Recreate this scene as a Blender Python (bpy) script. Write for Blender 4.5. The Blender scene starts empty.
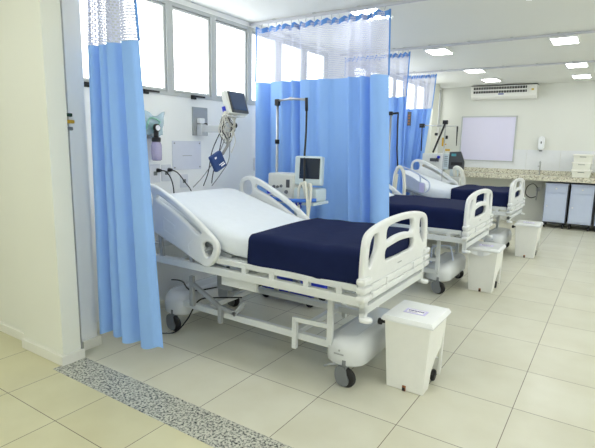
import bpy, bmesh, math, random
from mathutils import Vector, Matrix
random.seed(7)
C = bpy.context.scene.collection
PI = math.pi
# ------------------------------------------------------------------ materials
def lin(c):
    return tuple(((v/255)/12.92 if v/255 <= .04045 else ((v/255+.055)/1.055)**2.4) for v in c)+(1,)
MATS = {}
def mat(name, rgb, rough=.5, metal=0, spec=.5, noise=0, nscale=20, bump=0, bscale=60, emit=0, trans=0, transl=0, alpha=1, stretch=None):
    m = bpy.data.materials.new(name); m.use_nodes = True
    nt = m.node_tree; N = nt.nodes; L = nt.links
    b = N['Principled BSDF']; out = N['Material Output']
    col = lin(rgb)
    b.inputs['Base Color'].default_value = col
    b.inputs['Roughness'].default_value = rough
    b.inputs['Metallic'].default_value = metal
    b.inputs['Specular IOR Level'].default_value = spec
    b.inputs['Transmission Weight'].default_value = trans
    b.inputs['Alpha'].default_value = alpha
    tc = N.new('ShaderNodeTexCoord'); src = tc.outputs['Object']
    if stretch:
        mp = N.new('ShaderNodeMapping'); mp.inputs['Scale'].default_value = stretch
        L.new(src, mp.inputs[0]); src = mp.outputs[0]
    nz = N.new('ShaderNodeTexNoise'); nz.inputs['Scale'].default_value = nscale
    nz.inputs['Detail'].default_value = 3
    L.new(src, nz.inputs['Vector'])
    mx = N.new('ShaderNodeMix'); mx.data_type = 'RGBA'
    k = noise if noise else .03
    mx.inputs[6].default_value = tuple(min(1, c*(1-k)) for c in col[:3])+(1,)
    mx.inputs[7].default_value = tuple(min(1, c*(1+k)) for c in col[:3])+(1,)
    L.new(nz.outputs['Fac'], mx.inputs[0]); L.new(mx.outputs[2], b.inputs['Base Color'])
    if bump:
        n2 = N.new('ShaderNodeTexNoise'); n2.inputs['Scale'].default_value = bscale; n2.inputs['Detail'].default_value = 4
        L.new(src, n2.inputs['Vector'])
        bp = N.new('ShaderNodeBump'); bp.inputs['Strength'].default_value = bump; bp.inputs['Distance'].default_value = .01
        L.new(n2.outputs['Fac'], bp.inputs['Height']); L.new(bp.outputs[0], b.inputs['Normal'])
    if emit:
        b.inputs['Emission Color'].default_value = col; b.inputs['Emission Strength'].default_value = emit
    if transl:
        t = N.new('ShaderNodeBsdfTranslucent'); L.new(mx.outputs[2], t.inputs['Color'])
        ms = N.new('ShaderNodeMixShader'); ms.inputs[0].default_value = transl
        L.new(b.outputs[0], ms.inputs[1]); L.new(t.outputs[0], ms.inputs[2]); L.new(ms.outputs[0], out.inputs['Surface'])
    MATS[name] = m
    return m
WIN_E = 3.4
LAMP_E = 17.0
mat('wall_cream', (235,237,226), .75, noise=.015, nscale=3)
mat('wall_back', (226,228,221), .75, noise=.015, nscale=3)
mat('wall_white', (250,252,252), .7, noise=.015, nscale=3)
mat('ceiling', (234,236,232), .8, noise=.015, nscale=2)
mat('base_white', (236,236,226), .4)
mat('blue', (152,194,255), .75, spec=.2, transl=.12, noise=.03, nscale=8)
mat('blue_trim', (108,158,228), .7, spec=.2)
mat('bed_white', (228,231,231), .35, spec=.45)
mat('frame_white', (220,224,224), .4, spec=.4)
mat('frame_grey', (168,172,175), .4, metal=.2)
mat('cover_grey', (222,226,229), .25, spec=.5)
mat('sheet', (226,232,238), .8, spec=.2, bump=.35, bscale=9)
mat('navy', (22,32,70), .85, spec=.15, noise=.12, nscale=14, bump=.25, bscale=14)
mat('rubber', (28,28,30), .6)
mat('wheel_grey', (120,124,128), .5)
mat('black', (22,22,24), .5)
mat('steel', (190,192,195), .3, metal=.85)
mat('alu', (192,196,196), .4)
mat('alu_dark', (60,62,64), .5)
mat('bin_white', (240,241,236), .35, spec=.4)
mat('lid_white', (243,246,248), .25, spec=.5)
mat('label_lilac', (205,200,238), .6)
mat('ink_purple', (84,66,150), .6)
mat('paper', (245,245,250), .7)
mat('lilac', (224,222,244), .45, noise=.02, nscale=2)
mat('tile_white', (230,233,235), .25, spec=.5)
mat('cab_blue', (200,211,234), .4)
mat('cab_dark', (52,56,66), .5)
mat('knob_white', (240,240,240), .4)
mat('plastic_clear', (236,237,226), .35, spec=.4)
mat('box_lid', (246,246,238), .35)
mat('ac_white', (240,240,234), .4)
mat('ac_dark', (30,30,30), .5)
mat('ac_logo', (60,70,150), .5)
mat('yellow', (226,196,60), .5)
mat('tag_yellow', (206,164,30), .5)
mat('tag_green', (20,56,40), .5)
mat('tag_grey', (120,126,128), .5)
mat('device_beige', (226,228,222), .45)
mat('device_pale', (208,222,226), .4)
mat('device_dark', (72,74,78), .45)
mat('screen', (30,40,58), .15, spec=.6)
mat('screen_blue', (56,74,104), .2, spec=.6)
mat('screen_cyan', (90,170,180), .3)
mat('royal', (24,46,190), .45)
mat('hose_blue', (66,122,220), .45)
mat('cuff_blue', (30,62,120), .7, noise=.1)
mat('tube_white', (226,226,214), .45)
mat('bottle_lilac', (190,182,216), .2, spec=.5, alpha=.85)
mat('bag_clear', (196,224,238), .15, spec=.6, alpha=.5)
mat('mask_green', (150,208,190), .4, alpha=.7)
mat('outlet', (226,229,236), .4)
mat('sign_clear', (230,233,244), .25, spec=.6)
mat('wire_grey', (150,150,148), .5)
mat('wire_white', (220,218,208), .5)
mat('rail_blue', (196,204,220), .4)
mat('rail_grey', (196,198,206), .5)
mat('orange', (190,70,40), .5)
mat('brown', (150,96,60), .6)

def simple_nodes(name):
    m = bpy.data.materials.new(name); m.use_nodes = True; MATS[name] = m
    return m, m.node_tree.nodes, m.node_tree.links
def floor_mat(name, x0, y0, sx, sy, c1, c2):
    m, N, L = simple_nodes(name); b = N['Principled BSDF']
    tc = N.new('ShaderNodeTexCoord'); mp = N.new('ShaderNodeMapping')
    mp.inputs['Location'].default_value = (-x0+sx*40, -y0+sy*40, 0)
    L.new(tc.outputs['Object'], mp.inputs[0])
    br = N.new('ShaderNodeTexBrick'); br.offset = 0; br.squash = 1
    br.inputs['Scale'].default_value = 1; br.inputs['Mortar Size'].default_value = .0022
    br.inputs['Mortar Smooth'].default_value = .2; br.inputs['Brick Width'].default_value = sx
    br.inputs['Row Height'].default_value = sy
    br.inputs['Color1'].default_value = lin(c1); br.inputs['Color2'].default_value = lin(c2)
    br.inputs['Mortar'].default_value = lin((108,98,84))
    L.new(mp.outputs[0], br.inputs['Vector'])
    nz = N.new('ShaderNodeTexNoise'); nz.inputs['Scale'].default_value = 3.2; nz.inputs['Detail'].default_value = 6
    L.new(tc.outputs['Object'], nz.inputs['Vector'])
    cr = N.new('ShaderNodeValToRGB'); cr.color_ramp.elements[0].color = (.93,.92,.89,1); cr.color_ramp.elements[1].color = (1,1,1,1)
    cr.color_ramp.elements[0].position = .35; cr.color_ramp.elements[1].position = .65
    L.new(nz.outputs['Fac'], cr.inputs[0])
    mx = N.new('ShaderNodeMix'); mx.data_type = 'RGBA'; mx.blend_type = 'MULTIPLY'; mx.inputs[0].default_value = 1
    L.new(br.outputs['Color'], mx.inputs[6]); L.new(cr.outputs[0], mx.inputs[7]); L.new(mx.outputs[2], b.inputs['Base Color'])
    b.inputs['Roughness'].default_value = .28; b.inputs['Specular IOR Level'].default_value = .35
    bp = N.new('ShaderNodeBump'); bp.inputs['Strength'].default_value = .15; bp.inputs['Distance'].default_value = .002; bp.invert = True
    L.new(br.outputs['Fac'], bp.inputs['Height']); L.new(bp.outputs[0], b.inputs['Normal'])
    return m
floor_mat('floor_ward', 0, 0, .48, .537, (212,211,193), (217,216,199))
floor_mat('floor_hall', -.04, -1.0, .485, .537, (210,206,170), (215,212,178))
def granite(name, base, mid, dark, scale):
    m, N, L = simple_nodes(name); b = N['Principled BSDF']
    tc = N.new('ShaderNodeTexCoord'); v = N.new('ShaderNodeTexNoise'); v.inputs['Scale'].default_value = scale
    v.inputs['Detail'].default_value = 3; v.inputs['Roughness'].default_value = .7
    L.new(tc.outputs['Object'], v.inputs['Vector'])
    cr = N.new('ShaderNodeValToRGB'); e = cr.color_ramp.elements
    e[0].position = .36; e[0].color = lin(dark); e[1].position = .56; e[1].color = lin(base)
    x = e.new(.46); x.color = lin(mid)
    L.new(v.outputs['Fac'], cr.inputs[0]); L.new(cr.outputs[0], b.inputs['Base Color'])
    b.inputs['Roughness'].default_value = .25
granite('granite_strip', (206,206,192), (150,152,146), (40,44,48), 75)
granite('granite_counter', (224,222,204), (202,198,178), (128,122,106), 42)
def net_mat():
    m, N, L = simple_nodes('net'); out = N['Material Output']; b = N['Principled BSDF']
    b.inputs['Base Color'].default_value = lin((214,217,236)); b.inputs['Roughness'].default_value = .7
    uv = N.new('ShaderNodeUVMap'); br = N.new('ShaderNodeTexBrick')
    br.inputs['Scale'].default_value = 1; br.inputs['Brick Width'].default_value = .021; br.inputs['Row Height'].default_value = .017
    br.inputs['Mortar Size'].default_value = .0042; br.inputs['Mortar Smooth'].default_value = .1
    L.new(uv.outputs[0], br.inputs['Vector'])
    tl = N.new('ShaderNodeBsdfTranslucent'); tl.inputs['Color'].default_value = lin((206,210,230))
    m1 = N.new('ShaderNodeMixShader'); m1.inputs[0].default_value = .3
    L.new(b.outputs[0], m1.inputs[1]); L.new(tl.outputs[0], m1.inputs[2])
    tr = N.new('ShaderNodeBsdfTransparent'); m2 = N.new('ShaderNodeMixShader')
    L.new(br.outputs['Fac'], m2.inputs[0]); L.new(tr.outputs[0], m2.inputs[1]); L.new(m1.outputs[0], m2.inputs[2])
    L.new(m2.outputs[0], out.inputs['Surface'])
net_mat()
def emit_mat(name, col, s):
    m, N, L = simple_nodes(name); out = N['Material Output']; b = N['Principled BSDF']
    b.inputs['Base Color'].default_value = (.8,.8,.8,1)
    b.inputs['Emission Color'].default_value = col; b.inputs['Emission Strength'].default_value = s
emit_mat('window_glow', (.98,1,.985,1), WIN_E)
emit_mat('lamp_glow', (.975,.99,.98,1), LAMP_E)

# ------------------------------------------------------------------ mesh helpers
class MB:
    def __init__(s, off=(0,0,0)):
        s.v = []; s.f = []; s.mi = []; s.uv = {}; s.off = Vector(off); s.cur = 0; s.sm = []; s.smooth = False
    def m(s, i): s.cur = i; return s
    def addf(s, idx): s.f.append(tuple(idx)); s.mi.append(s.cur); s.sm.append(s.smooth)
    def box(s, x0, x1, y0, y1, z0, z1, bev=0, M=None):
        bm = bmesh.new(); bmesh.ops.create_cube(bm, size=1)
        for v in bm.verts:
            v.co = Vector(((x0+x1)/2+v.co.x*(x1-x0), (y0+y1)/2+v.co.y*(y1-y0), (z0+z1)/2+v.co.z*(z1-z0)))
        if bev:
            bmesh.ops.bevel(bm, geom=bm.edges[:], offset=bev, segments=2, affect='EDGES', profile=.6)
        s.addbm(bm, M); return s
    def taper(s, b0, b1, z0, z1, bev=0, M=None):
        bm = bmesh.new(); vs = []
        for (x0, x1, y0, y1), z in ((b0, z0), (b1, z1)):
            vs += [bm.verts.new(p) for p in ((x0,y0,z),(x1,y0,z),(x1,y1,z),(x0,y1,z))]
        for q in ((3,2,1,0),(4,5,6,7),(0,1,5,4),(1,2,6,5),(2,3,7,6),(3,0,4,7)): bm.faces.new([vs[i] for i in q])
        if bev: bmesh.ops.bevel(bm, geom=bm.edges[:], offset=bev, segments=2, affect='EDGES', profile=.6)
        s.addbm(bm, M); return s
    def addbm(s, bm, M=None):
        n = len(s.v); bm.verts.index_update()
        for v in bm.verts: s.v.append((M @ v.co) if M else v.co.copy())
        for f in bm.faces: s.addf([n+v.index for v in f.verts])
        bm.free()
    def addmesh(s, me, M=None):
        n = len(s.v)
        for v in me.vertices: s.v.append((M @ v.co) if M else v.co.copy())
        for p in me.polygons: s.addf([n+i for i in p.vertices])
        return s
    def tube(s, pts, r, n=8, smooth=True, cap=True):
        pts = [Vector(p) for p in pts]; base = len(s.v); prev = None
        old = s.smooth; s.smooth = smooth
        for i, p in enumerate(pts):
            t = (pts[min(i+1, len(pts)-1)]-pts[max(i-1, 0)]).normalized()
            if prev is None:
                a = t.orthogonal().normalized()
            else:
                a = (prev-t*prev.dot(t));
                a = a.normalized() if a.length > 1e-6 else t.orthogonal().normalized()
            prev = a; b = t.cross(a); rr = r[i] if isinstance(r, (list, tuple)) else r
            for k in range(n):
                an = 2*PI*k/n; s.v.append(p+(a*math.cos(an)+b*math.sin(an))*rr)
        for i in range(len(pts)-1):
            for k in range(n):
                s.addf((base+i*n+k, base+i*n+(k+1) % n, base+(i+1)*n+(k+1) % n, base+(i+1)*n+k))
        if cap:
            s.smooth = False
            s.addf([base+k for k in range(n)][::-1]); s.addf([base+(len(pts)-1)*n+k for k in range(n)])
        s.smooth = old; return s
    def bar(s, p0, p1, w, h):      # rectangular bar
        p0, p1 = Vector(p0), Vector(p1); t = (p1-p0).normalized()
        up = Vector((0,0,1)) if abs(t.z) < .95 else Vector((1,0,0))
        a = t.cross(up).normalized(); b = a.cross(t).normalized(); n = len(s.v)
        for p in (p0, p1):
            for sa, sb in ((-1,-1),(1,-1),(1,1),(-1,1)): s.v.append(p+a*sa*w/2+b*sb*h/2)
        for q in ((0,1,2,3),(7,6,5,4),(4,5,1,0),(5,6,2,1),(6,7,3,2),(7,4,0,3)): s.addf([n+i for i in q])
        return s
    def lathe(s, prof, c=(0,0,0), axis='z', n=20):
        base = len(s.v); c = Vector(c); old = s.smooth; s.smooth = True
        for r, h in prof:
            for k in range(n):
                a = 2*PI*k/n; u, w = r*math.cos(a), r*math.sin(a)
                s.v.append(c+Vector({'z':(u,w,h),'y':(u,h,w),'x':(h,u,w)}[axis]))
        for i in range(len(prof)-1):
            for k in range(n):
                s.addf((base+i*n+k, base+i*n+(k+1) % n, base+(i+1)*n+(k+1) % n, base+(i+1)*n+k))
        s.smooth = False
        s.addf([base+k for k in range(n)][::-1]); s.addf([base+(len(prof)-1)*n+k for k in range(n)])
        s.smooth = old; return s
    def prism(s, pts, plane, t0, t1):
        n = len(s.v); k = len(pts)
        for t in (t0, t1):
            for a, b in pts: s.v.append(Vector({'xz':(a,t,b),'yz':(t,a,b),'xy':(a,b,t)}[plane]))
        s.addf(list(range(n, n+k))); s.addf(list(range(n+k, n+2*k))[::-1])
        for i in range(k): s.addf((n+i, n+(i+1) % k, n+k+(i+1) % k, n+k+i))
        return s
    def grid(s, fn, nu, nv, smooth=True, uvf=None):
        n = len(s.v); old = s.smooth; s.smooth = smooth
        for j in range(nv+1):
            for i in range(nu+1):
                s.v.append(Vector(fn(i/nu, j/nv)))
                if uvf: s.uv[len(s.v)-1] = uvf(i/nu, j/nv)
        for j in range(nv):
            for i in range(nu):
                a = n+j*(nu+1)+i; s.addf((a, a+1, a+nu+2, a+nu+1))
        s.smooth = old; return s
    def build(s, name, mats, parent=None, fix=True, bevel=0):
        me = bpy.data.meshes.new(name)
        me.from_pydata([tuple(v-s.off) for v in s.v], [], s.f)
        if isinstance(mats, str): mats = [mats]
        for m_ in mats: me.materials.append(MATS[m_])
        me.polygons.foreach_set('material_index', s.mi); me.polygons.foreach_set('use_smooth', s.sm)
        if s.uv:
            u = me.uv_layers.new(name='UVMap')
            for lp in me.loops: u.data[lp.index].uv = s.uv.get(lp.vertex_index, (0,0))
        if fix:
            bm = bmesh.new(); bm.from_mesh(me); bmesh.ops.recalc_face_normals(bm, faces=bm.faces[:]); bm.to_mesh(me); bm.free()
        me.update()
        o = bpy.data.objects.new(name, me); C.objects.link(o)
        if parent is not None: o.parent = parent
        if bevel:
            b = o.modifiers.new('bevel', 'BEVEL'); b.width = bevel; b.segments = 2; b.limit_method = 'ANGLE'
        return o
def crom(pts, k=5, closed=True):
    out = []; n = len(pts); rng = range(n if closed else n-1)
    for i in rng:
        P = [Vector(pts[(i+d) % n] if closed else pts[max(0, min(n-1, i+d))]) for d in (-1,0,1,2)]
        for j in range(k):
            t = j/k
            out.append(.5*((2*P[1])+(P[2]-P[0])*t+(2*P[0]-5*P[1]+4*P[2]-P[3])*t*t+(3*P[1]-P[0]-3*P[2]+P[3])*t**3))
    if not closed: out.append(Vector(pts[-1]))
    return out
def plate(outline, holes, th, bev, plane, at, k=4):
    """rounded solid plate with real holes; outline in 2D, put into a world plane"""
    cu = bpy.data.curves.new('plate', 'CURVE'); cu.dimensions = '2D'; cu.fill_mode = 'BOTH'
    cu.extrude = max(th/2-bev, .0005); cu.bevel_depth = bev; cu.bevel_resolution = 2; cu.offset = -bev
    for poly in [outline]+holes:
        pts = crom([Vector((p[0], p[1], 0)) for p in poly], k)
        sp = cu.splines.new('POLY'); sp.points.add(len(pts)-1); sp.use_cyclic_u = True
        for i, p in enumerate(pts): sp.points[i].co = (p.x, p.y, 0, 1)
    ob = bpy.data.objects.new('plate_tmp', cu); C.objects.link(ob)
    dg = bpy.context.evaluated_depsgraph_get(); dg.update()
    me = bpy.data.meshes.new_from_object(ob.evaluated_get(dg))
    bpy.data.objects.remove(ob); bpy.data.curves.remove(cu)
    vs = []
    for v in me.vertices:
        a, b, t = v.co
        v.co = {'xz': (a, at+t, b), 'yz': (at+t, a, b), 'xy': (a, b, at+t)}[plane]
    return me
def rr(x0, x1, y0, y1, r):
    r = min(r, (x1-x0)/2.01, (y1-y0)/2.01)
    return [(x0+r,y0),((x0+x1)/2,y0),(x1-r,y0),(x1-.29*r,y0+.29*r),(x1,y0+r),(x1,(y0+y1)/2),(x1,y1-r),(x1-.29*r,y1-.29*r),(x1-r,y1),((x0+x1)/2,y1),(x0+r,y1),(x0+.29*r,y1-.29*r),(x0,y1-r),(x0,(y0+y1)/2),(x0,y0+r),(x0+.29*r,y0+.29*r)]
def thing(name, label, cat, loc=(0,0,0), rz=0, group=None):
    o = bpy.data.objects.new(name, None); C.objects.link(o); o.empty_display_size = .1
    o.location = loc; o.rotation_euler = (0,0,rz); o['label'] = label; o['category'] = cat
    if group: o['group'] = group
    return o
def tag(o, label, cat, group=None):
    o['label'] = label; o['category'] = cat
    if group: o['group'] = group
    return o
def struct(o): o['kind'] = 'structure'; return o
def kids(o): return [x for x in bpy.data.objects if x.parent == o]
def copy_tree(o, parent=None):
    c = o.copy(); C.objects.link(c)
    if parent is not None: c.parent = parent
    for ch in kids(o): copy_tree(ch, c)
    return c
def B(*a, **k): return MB().box(*a, **k)

# ------------------------------------------------------------------ the room
XW, YB, H, XR, YF = -.93, 8.0, 2.62, 5.0, -5.0
struct(MB().prism([(XW-.1,-.475),(-.60,-.475),(-.60,-.69),(XR,-.69),(XR,YB+.1),(XW-.1,YB+.1)], 'xy', -.1, 0).build('floor', 'floor_ward'))
struct(MB().prism([(-3.6,YF),(XR,YF),(XR,-.69),(-.60,-.69),(-.60,-.475),(XW-.1,-.475),(XW-.1,-.38),(-3.6,-.38)], 'xy', -.1, 0).build('floor', 'floor_hall'))
struct(B(-.6, XR, -.69, -.475, -.02, .002).build('trim_1', 'granite_strip'))
struct(B(-3.6, XR+.1, YF-.1, YB+.1, H, H+.1).build('ceiling', 'ceiling'))
# corridor wall with thick end
struct(MB().box(-1.08, -.60, -.615, -.492, 0, H).box(-3.6, -1.08, -.56, -.40, 0, H).box(-1.08, -.78, -.492, -.40, 0, H).build('wall_left', 'wall_cream'))
struct(MB().box(XW, -.70, -.42, -.30, 0, H).build('wall_pillar', 'wall_white'))
bb = MB().box(-1.08, -.60, -.637, -.615, 0, .066).box(-.60, -.578, -.637, -.475, 0, .066)
bb.box(-3.6, -1.08, -.58, -.56, 0, .066).box(XW, -.68, -.30, -.28, 0, .07).box(-.70, -.68, -.42, -.30, 0, .07)
struct(bb.build('baseboard_left', 'base_white', bevel=.004))
struct(B(-3.7, -3.6, YF, -.4, 0, H).build('wall_hall', 'wall_cream'))
struct(B(-3.6, XR, YF-.1, YF, 0, H).build('wall_front', 'wall_cream'))
struct(B(XR, XR+.1, YF, YB, 0, H).build('wall_right', 'wall_cream'))
struct(B(XW, XR, YB, YB+.1, 0, H).build('wall_back', 'wall_back'))
# window wall: below and above the ribbon windows, and the piers between
ZB, ZT = 1.825, 2.575
ww = MB().box(XW-.15, XW, -.47, YB, 0, ZB).box(XW-.15, XW, -.47, YB, ZT, H)
piers = [(-.47, -.42), (3.24, 3.96), (7.02, 7.70), (7.95, YB)]
for a, b in piers: ww.box(XW-.15, XW, a, b, ZB, ZT)
struct(ww.build('wall_window', 'wall_white'))
struct(B(XW, -.80, 7.1, 7.45, 0, H).build('wall_pier', 'wall_cream'))
struct(B(XW, XW+.012, -.22, 7.1, 0, .07).build('baseboard_window', 'base_white'))
def fill_window(k, axis, c, a0, a1, z0, z1, sgn):  # unseen glowing windows, added to throw level fill light into the room
    def bx(m_, p0, p1, q0, q1, d0, d1):
        lo, hi = sorted((c+sgn*d0, c+sgn*d1))
        return m_.box(p0, p1, lo, hi, q0, q1) if axis == 'y' else m_.box(lo, hi, p0, p1, q0, q1)
    f = MB()
    for p in (a0, (a0+a1)/2-.02, a1-.04): bx(f, p, p+.04, z0, z1, 0, .03)
    bx(f, a0+.04, a1-.04, z0, z0+.04, 0, .028); bx(f, a0+.04, a1-.04, z1-.04, z1, 0, .028)
    w_ = struct(f.build('window_%d' % k, 'alu'))  # numbered on from the visible windows, though these are added
    bx(MB(), a0+.04, a1-.04, z0+.04, z1-.04, 0, .008).build('pane', 'window_glow', w_)
def window(y0, y1, k, latch=True):
    fr = MB(); w = .032
    fr.box(XW-.06, XW+.012, y0+.0005, y0+w, ZB, ZT).box(XW-.06, XW+.012, y1-w, y1-.0005, ZB, ZT)
    fr.box(XW-.06, XW+.010, y0+w, y1-w, ZB, ZB+.03).box(XW-.06, XW+.010, y0+w, y1-w, ZT-.03, ZT)
    # opening sash inside the frame
    a, b, z0, z1 = y0+w+.004, y1-w-.004, ZB+.034, ZT-.034; s = .018
    fr.box(XW-.04, XW-.002, a, a+s, z0, z1).box(XW-.04, XW-.002, b-s, b, z0, z1)
    fr.box(XW-.04, XW-.003, a+s, b-s, z0, z0+s).box(XW-.04, XW-.003, a+s, b-s, z1-s, z1)
    w_ = struct(fr.build('window_%d' % k, 'alu'))
    g = MB().box(XW-.052, XW-.046, y0+w, y1-w, ZB+.03, ZT-.03).build('seal', 'alu_dark', w_)
    MB().box(XW-.030, XW-.024, a+s, b-s, z0+s, z1-s).build('pane', 'window_glow', w_)
    if latch:
        yl = y0+.30*(y1-y0) if k % 2 == 0 else y0+.55*(y1-y0)
        yl = y0+.48*(y1-y0)
        MB().box(XW+.012, XW+.03, yl-.025, yl+.025, ZB-.012, ZB+.022).box(XW+.03, XW+.045, yl-.02, yl+.12, ZB+.006, ZB+.02).build('latch', 'black', w_)
    return w_
k = 1
for i in range(7): window(-.40+.52*i, -.40+.52*(i+1), k, True); k += 1
for i in range(6): window(3.96+.51*i, 3.96+.51*(i+1), k, False); k += 1
window(7.70, 7.95, k, False); k += 1
for i in range(3): fill_window(k, 'y', YF, -2.0+2.2*i, -.8+2.2*i, 1.1, 2.3, 1); k += 1
for i in range(4): fill_window(k, 'x', XR, -2.4+2.2*i, -.8+2.2*i, 1.3, 2.4, -1); k += 1
# white wall tiles above the counter
tl = MB(); x = -.35
for i in range(9): tl.box(x+.003, x+.574, YB-.012, YB, .90, 1.40); x += .577
struct(tl.build('trim_2', 'tile_white'))

# ------------------------------------------------------------------ ceiling lights
def ceiling_light(x, y, label):
    t = thing('ceiling_light', label, 'ceiling light', (x, y, H-.022), group=None)
    MB((0,0,0)).box(-.135, .135, -.185, .185, 0, .022).build('frame', 'bed_white', t)
    MB().box(-.118, .118, -.168, .168, -.004, 0).build('diffuser', 'lamp_glow', t)
LL = {(.28,1.93):'square ceiling light showing through the net top of the nearest long curtain',
 (.27,3.94):'ceiling light just beside the second curtain track, left one of its row',
 (1.65,3.92):'largest ceiling light, upper right, in front of the second curtain track',
 (.27,5.72):'ceiling light in the left column between the second track and the air conditioner',
 (1.65,5.78):'ceiling light touching the far curtain track at the right edge of the photo',
 (.26,6.95):'small ceiling light directly above the air conditioner, farthest of the left column',
 (1.64,7.05):'farthest ceiling light of the right column, above the back wall tiles'}
for (x, y), l in LL.items(): ceiling_light(x, y, l)
FILL_LIGHTS = [(1.65,1.93),(3.1,1.93),(3.1,3.93),(4.4,3.93),(3.1,5.75),(4.4,1.93),(4.4,5.75),(3.1,7.0),(.8,-1.5),(2.2,-1.5),(3.6,-1.5),(-.6,-1.5),(-2.0,-1.5),(.8,-3.2),(2.2,-3.2),(-2.0,-3.2),(3.6,-3.2),(.5,.1),(1.65,.1),(3.1,.1)]  # unseen panels added to raise the brightness of ward and hall
for i, (x, y) in enumerate(FILL_LIGHTS):
    t = thing('ceiling_light', 'unseen ceiling light panel added to brighten the ward or hall', 'ceiling light', (x, y, H-.022), group='added ceiling lights outside the view')
    MB().box(-.135, .135, -.185, .185, 0, .022).build('frame', 'bed_white', t)
    MB().box(-.118, .118, -.168, .168, -.004, 0).build('diffuser', 'lamp_glow', t)

# ------------------------------------------------------------------ curtain tracks and curtains
def track(y, x0, x1, label):
    t = thing('curtain_track', label, 'curtain track', (x0, y, H))
    MB((x0,y,H)).box(x0, x1, y-.012, y+.012, H-.03, H-.008).build('rail', 'rail_grey', t)
    x = x0+.3
    while x < x1:
        MB((x0,y,H)).box(x-.012, x+.012, y-.02, y+.02, H-.01, H).tube([(x,y,H-.034),(x,y,H-.01)], .007).build('bracket', 'alu', t); x += .45
track(-.30, -.70, 3.2, 'white curtain track over the nearest gathered curtain at the ward entrance')
track(1.70, XW, 4.6, 'white ceiling track carrying the wide curtain beside the nearest bed')
track(3.58, XW, 4.6, 'white ceiling track running right from the second curtain')
track(5.53, XW, 4.6, 'white ceiling track nearest the air conditioner')
def curtain(y0, xt, xm, xb, zb, zm, zt, nf, at, ab, seed, label, nu=220, flat=None, hooks=14):
    rnd = random.Random(seed)
    ph = [rnd.random()*2*PI for _ in range(4)]; fr = [nf, nf*.53, nf*1.9, nf*.27]
    # x spans: xt top, xm at join, xb bottom
    def fold(u, amp):
        w = u+.035*math.sin(2*PI*fr[3]*u+ph[3])+.02*math.sin(2*PI*fr[1]*u+ph[1])
        env = flat(u) if flat else 1
        s = math.sin(2*PI*fr[0]*w+ph[0])
        return amp*env*(.75*math.copysign(abs(s)**.75, s)+.32*math.sin(2*PI*fr[1]*w+ph[1])+.12*math.sin(2*PI*fr[2]*w+ph[2]))
    org = ((xt[0]+xt[1])/2, y0, zb)
    def pt(u, z):
        if z >= zm:
            k = (z-zm)/(zt-zm); a = xm[0]+(xt[0]-xm[0])*k; b = xm[1]+(xt[1]-xm[1])*k; amp = at*(1-.55*k)
        else:
            k = (zm-z)/(zm-zb); a = xm[0]+(xb[0]-xm[0])*k; b = xm[1]+(xb[1]-xm[1])*k; amp = at+(ab-at)*k
        xx = a+(b-a)*u+.22*(b-a)/nf*math.sin(2*PI*fr[0]*u+ph[2])*min(1, amp/.03)*.35
        return (xx, y0+fold(u, amp), z)
    t = thing('cubicle_curtain', label, 'curtain', org)
    wid = abs(xm[1]-xm[0])*1.35+at*2*nf
    def hemz(u): return zb+.012*math.sin(2*PI*nf*u+ph[0])
    def zz(u, v): z0 = hemz(u); return z0+(zm-z0)*v
    p = MB(org).grid(lambda u, v: pt(u, zz(u, v)), nu, 24).build('blue_panel', 'blue', t, fix=False)
    MB(org).grid(lambda u, v: pt(u, zm+(zt-.03-zm)*v), nu, 8, uvf=lambda u, v: (u*wid, v*(zt-zm))).build('net_panel', 'net', t, fix=False)
    sc = lambda u: zt-.012-.022*abs(math.sin(PI*u*hooks))
    MB(org).grid(lambda u, v: (pt(u, zt)[0], pt(u, zt)[1]+.012*math.sin(2*PI*u*hooks), sc(u)-.045+.045*v+.004), nu, 2).build('header_band', 'blue_trim', t, fix=False)
    for u0 in (0, 1):
        q = [pt(u0, zm+(zt-.01-zm)*j/10) for j in range(11)]
        MB(org).tube(q, .008, 6).build('edge_trim', 'blue_trim', t)
    for j in range(hooks):
        u = (j+.5)/hooks; q = pt(u, zt)
        MB(org).tube([(q[0], q[1], zt-.02), (q[0], (q[1]+y0)/2, zt), (q[0], y0, H-.028)], .0035, 5).build('hook', 'steel', t)
    return t
curtain(-.30, (-.62,-.19), (-.655,-.155), (-.685,-.03), .135, 2.03, 2.57, 4.3, .04, .06, 3, 'narrow gathered blue curtain with net top hanging nearest, left of the first bed', nu=260, hooks=12)
curtain(1.70, (-.83,.55), (-.82,.56), (-.81,.665), .16, 2.035, 2.575, 7.5, .046, .058, 17, 'wide blue curtain with net top drawn out behind the nearest bed', flat=lambda u: 1.3 if u < .3 else max(.75, 1.3-(u-.3)*4) if u < .72 else .75+min(.65,(u-.72)*4), hooks=16)
curtain(3.58, (-.85,.035), (-.85,.03), (-.85,.06), .16, 2.035, 2.575, 8, .035, .05, 5, 'blue curtain between the second and the third bed, partly behind the wide curtain', hooks=14)
curtain(5.53, (-.80,-.26), (-.80,-.30), (-.85,-.50), .16, 2.03, 2.575, 7, .03, .04, 8, 'farthest blue curtain, swept back towards the windows beyond the third bed', hooks=14)

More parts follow.
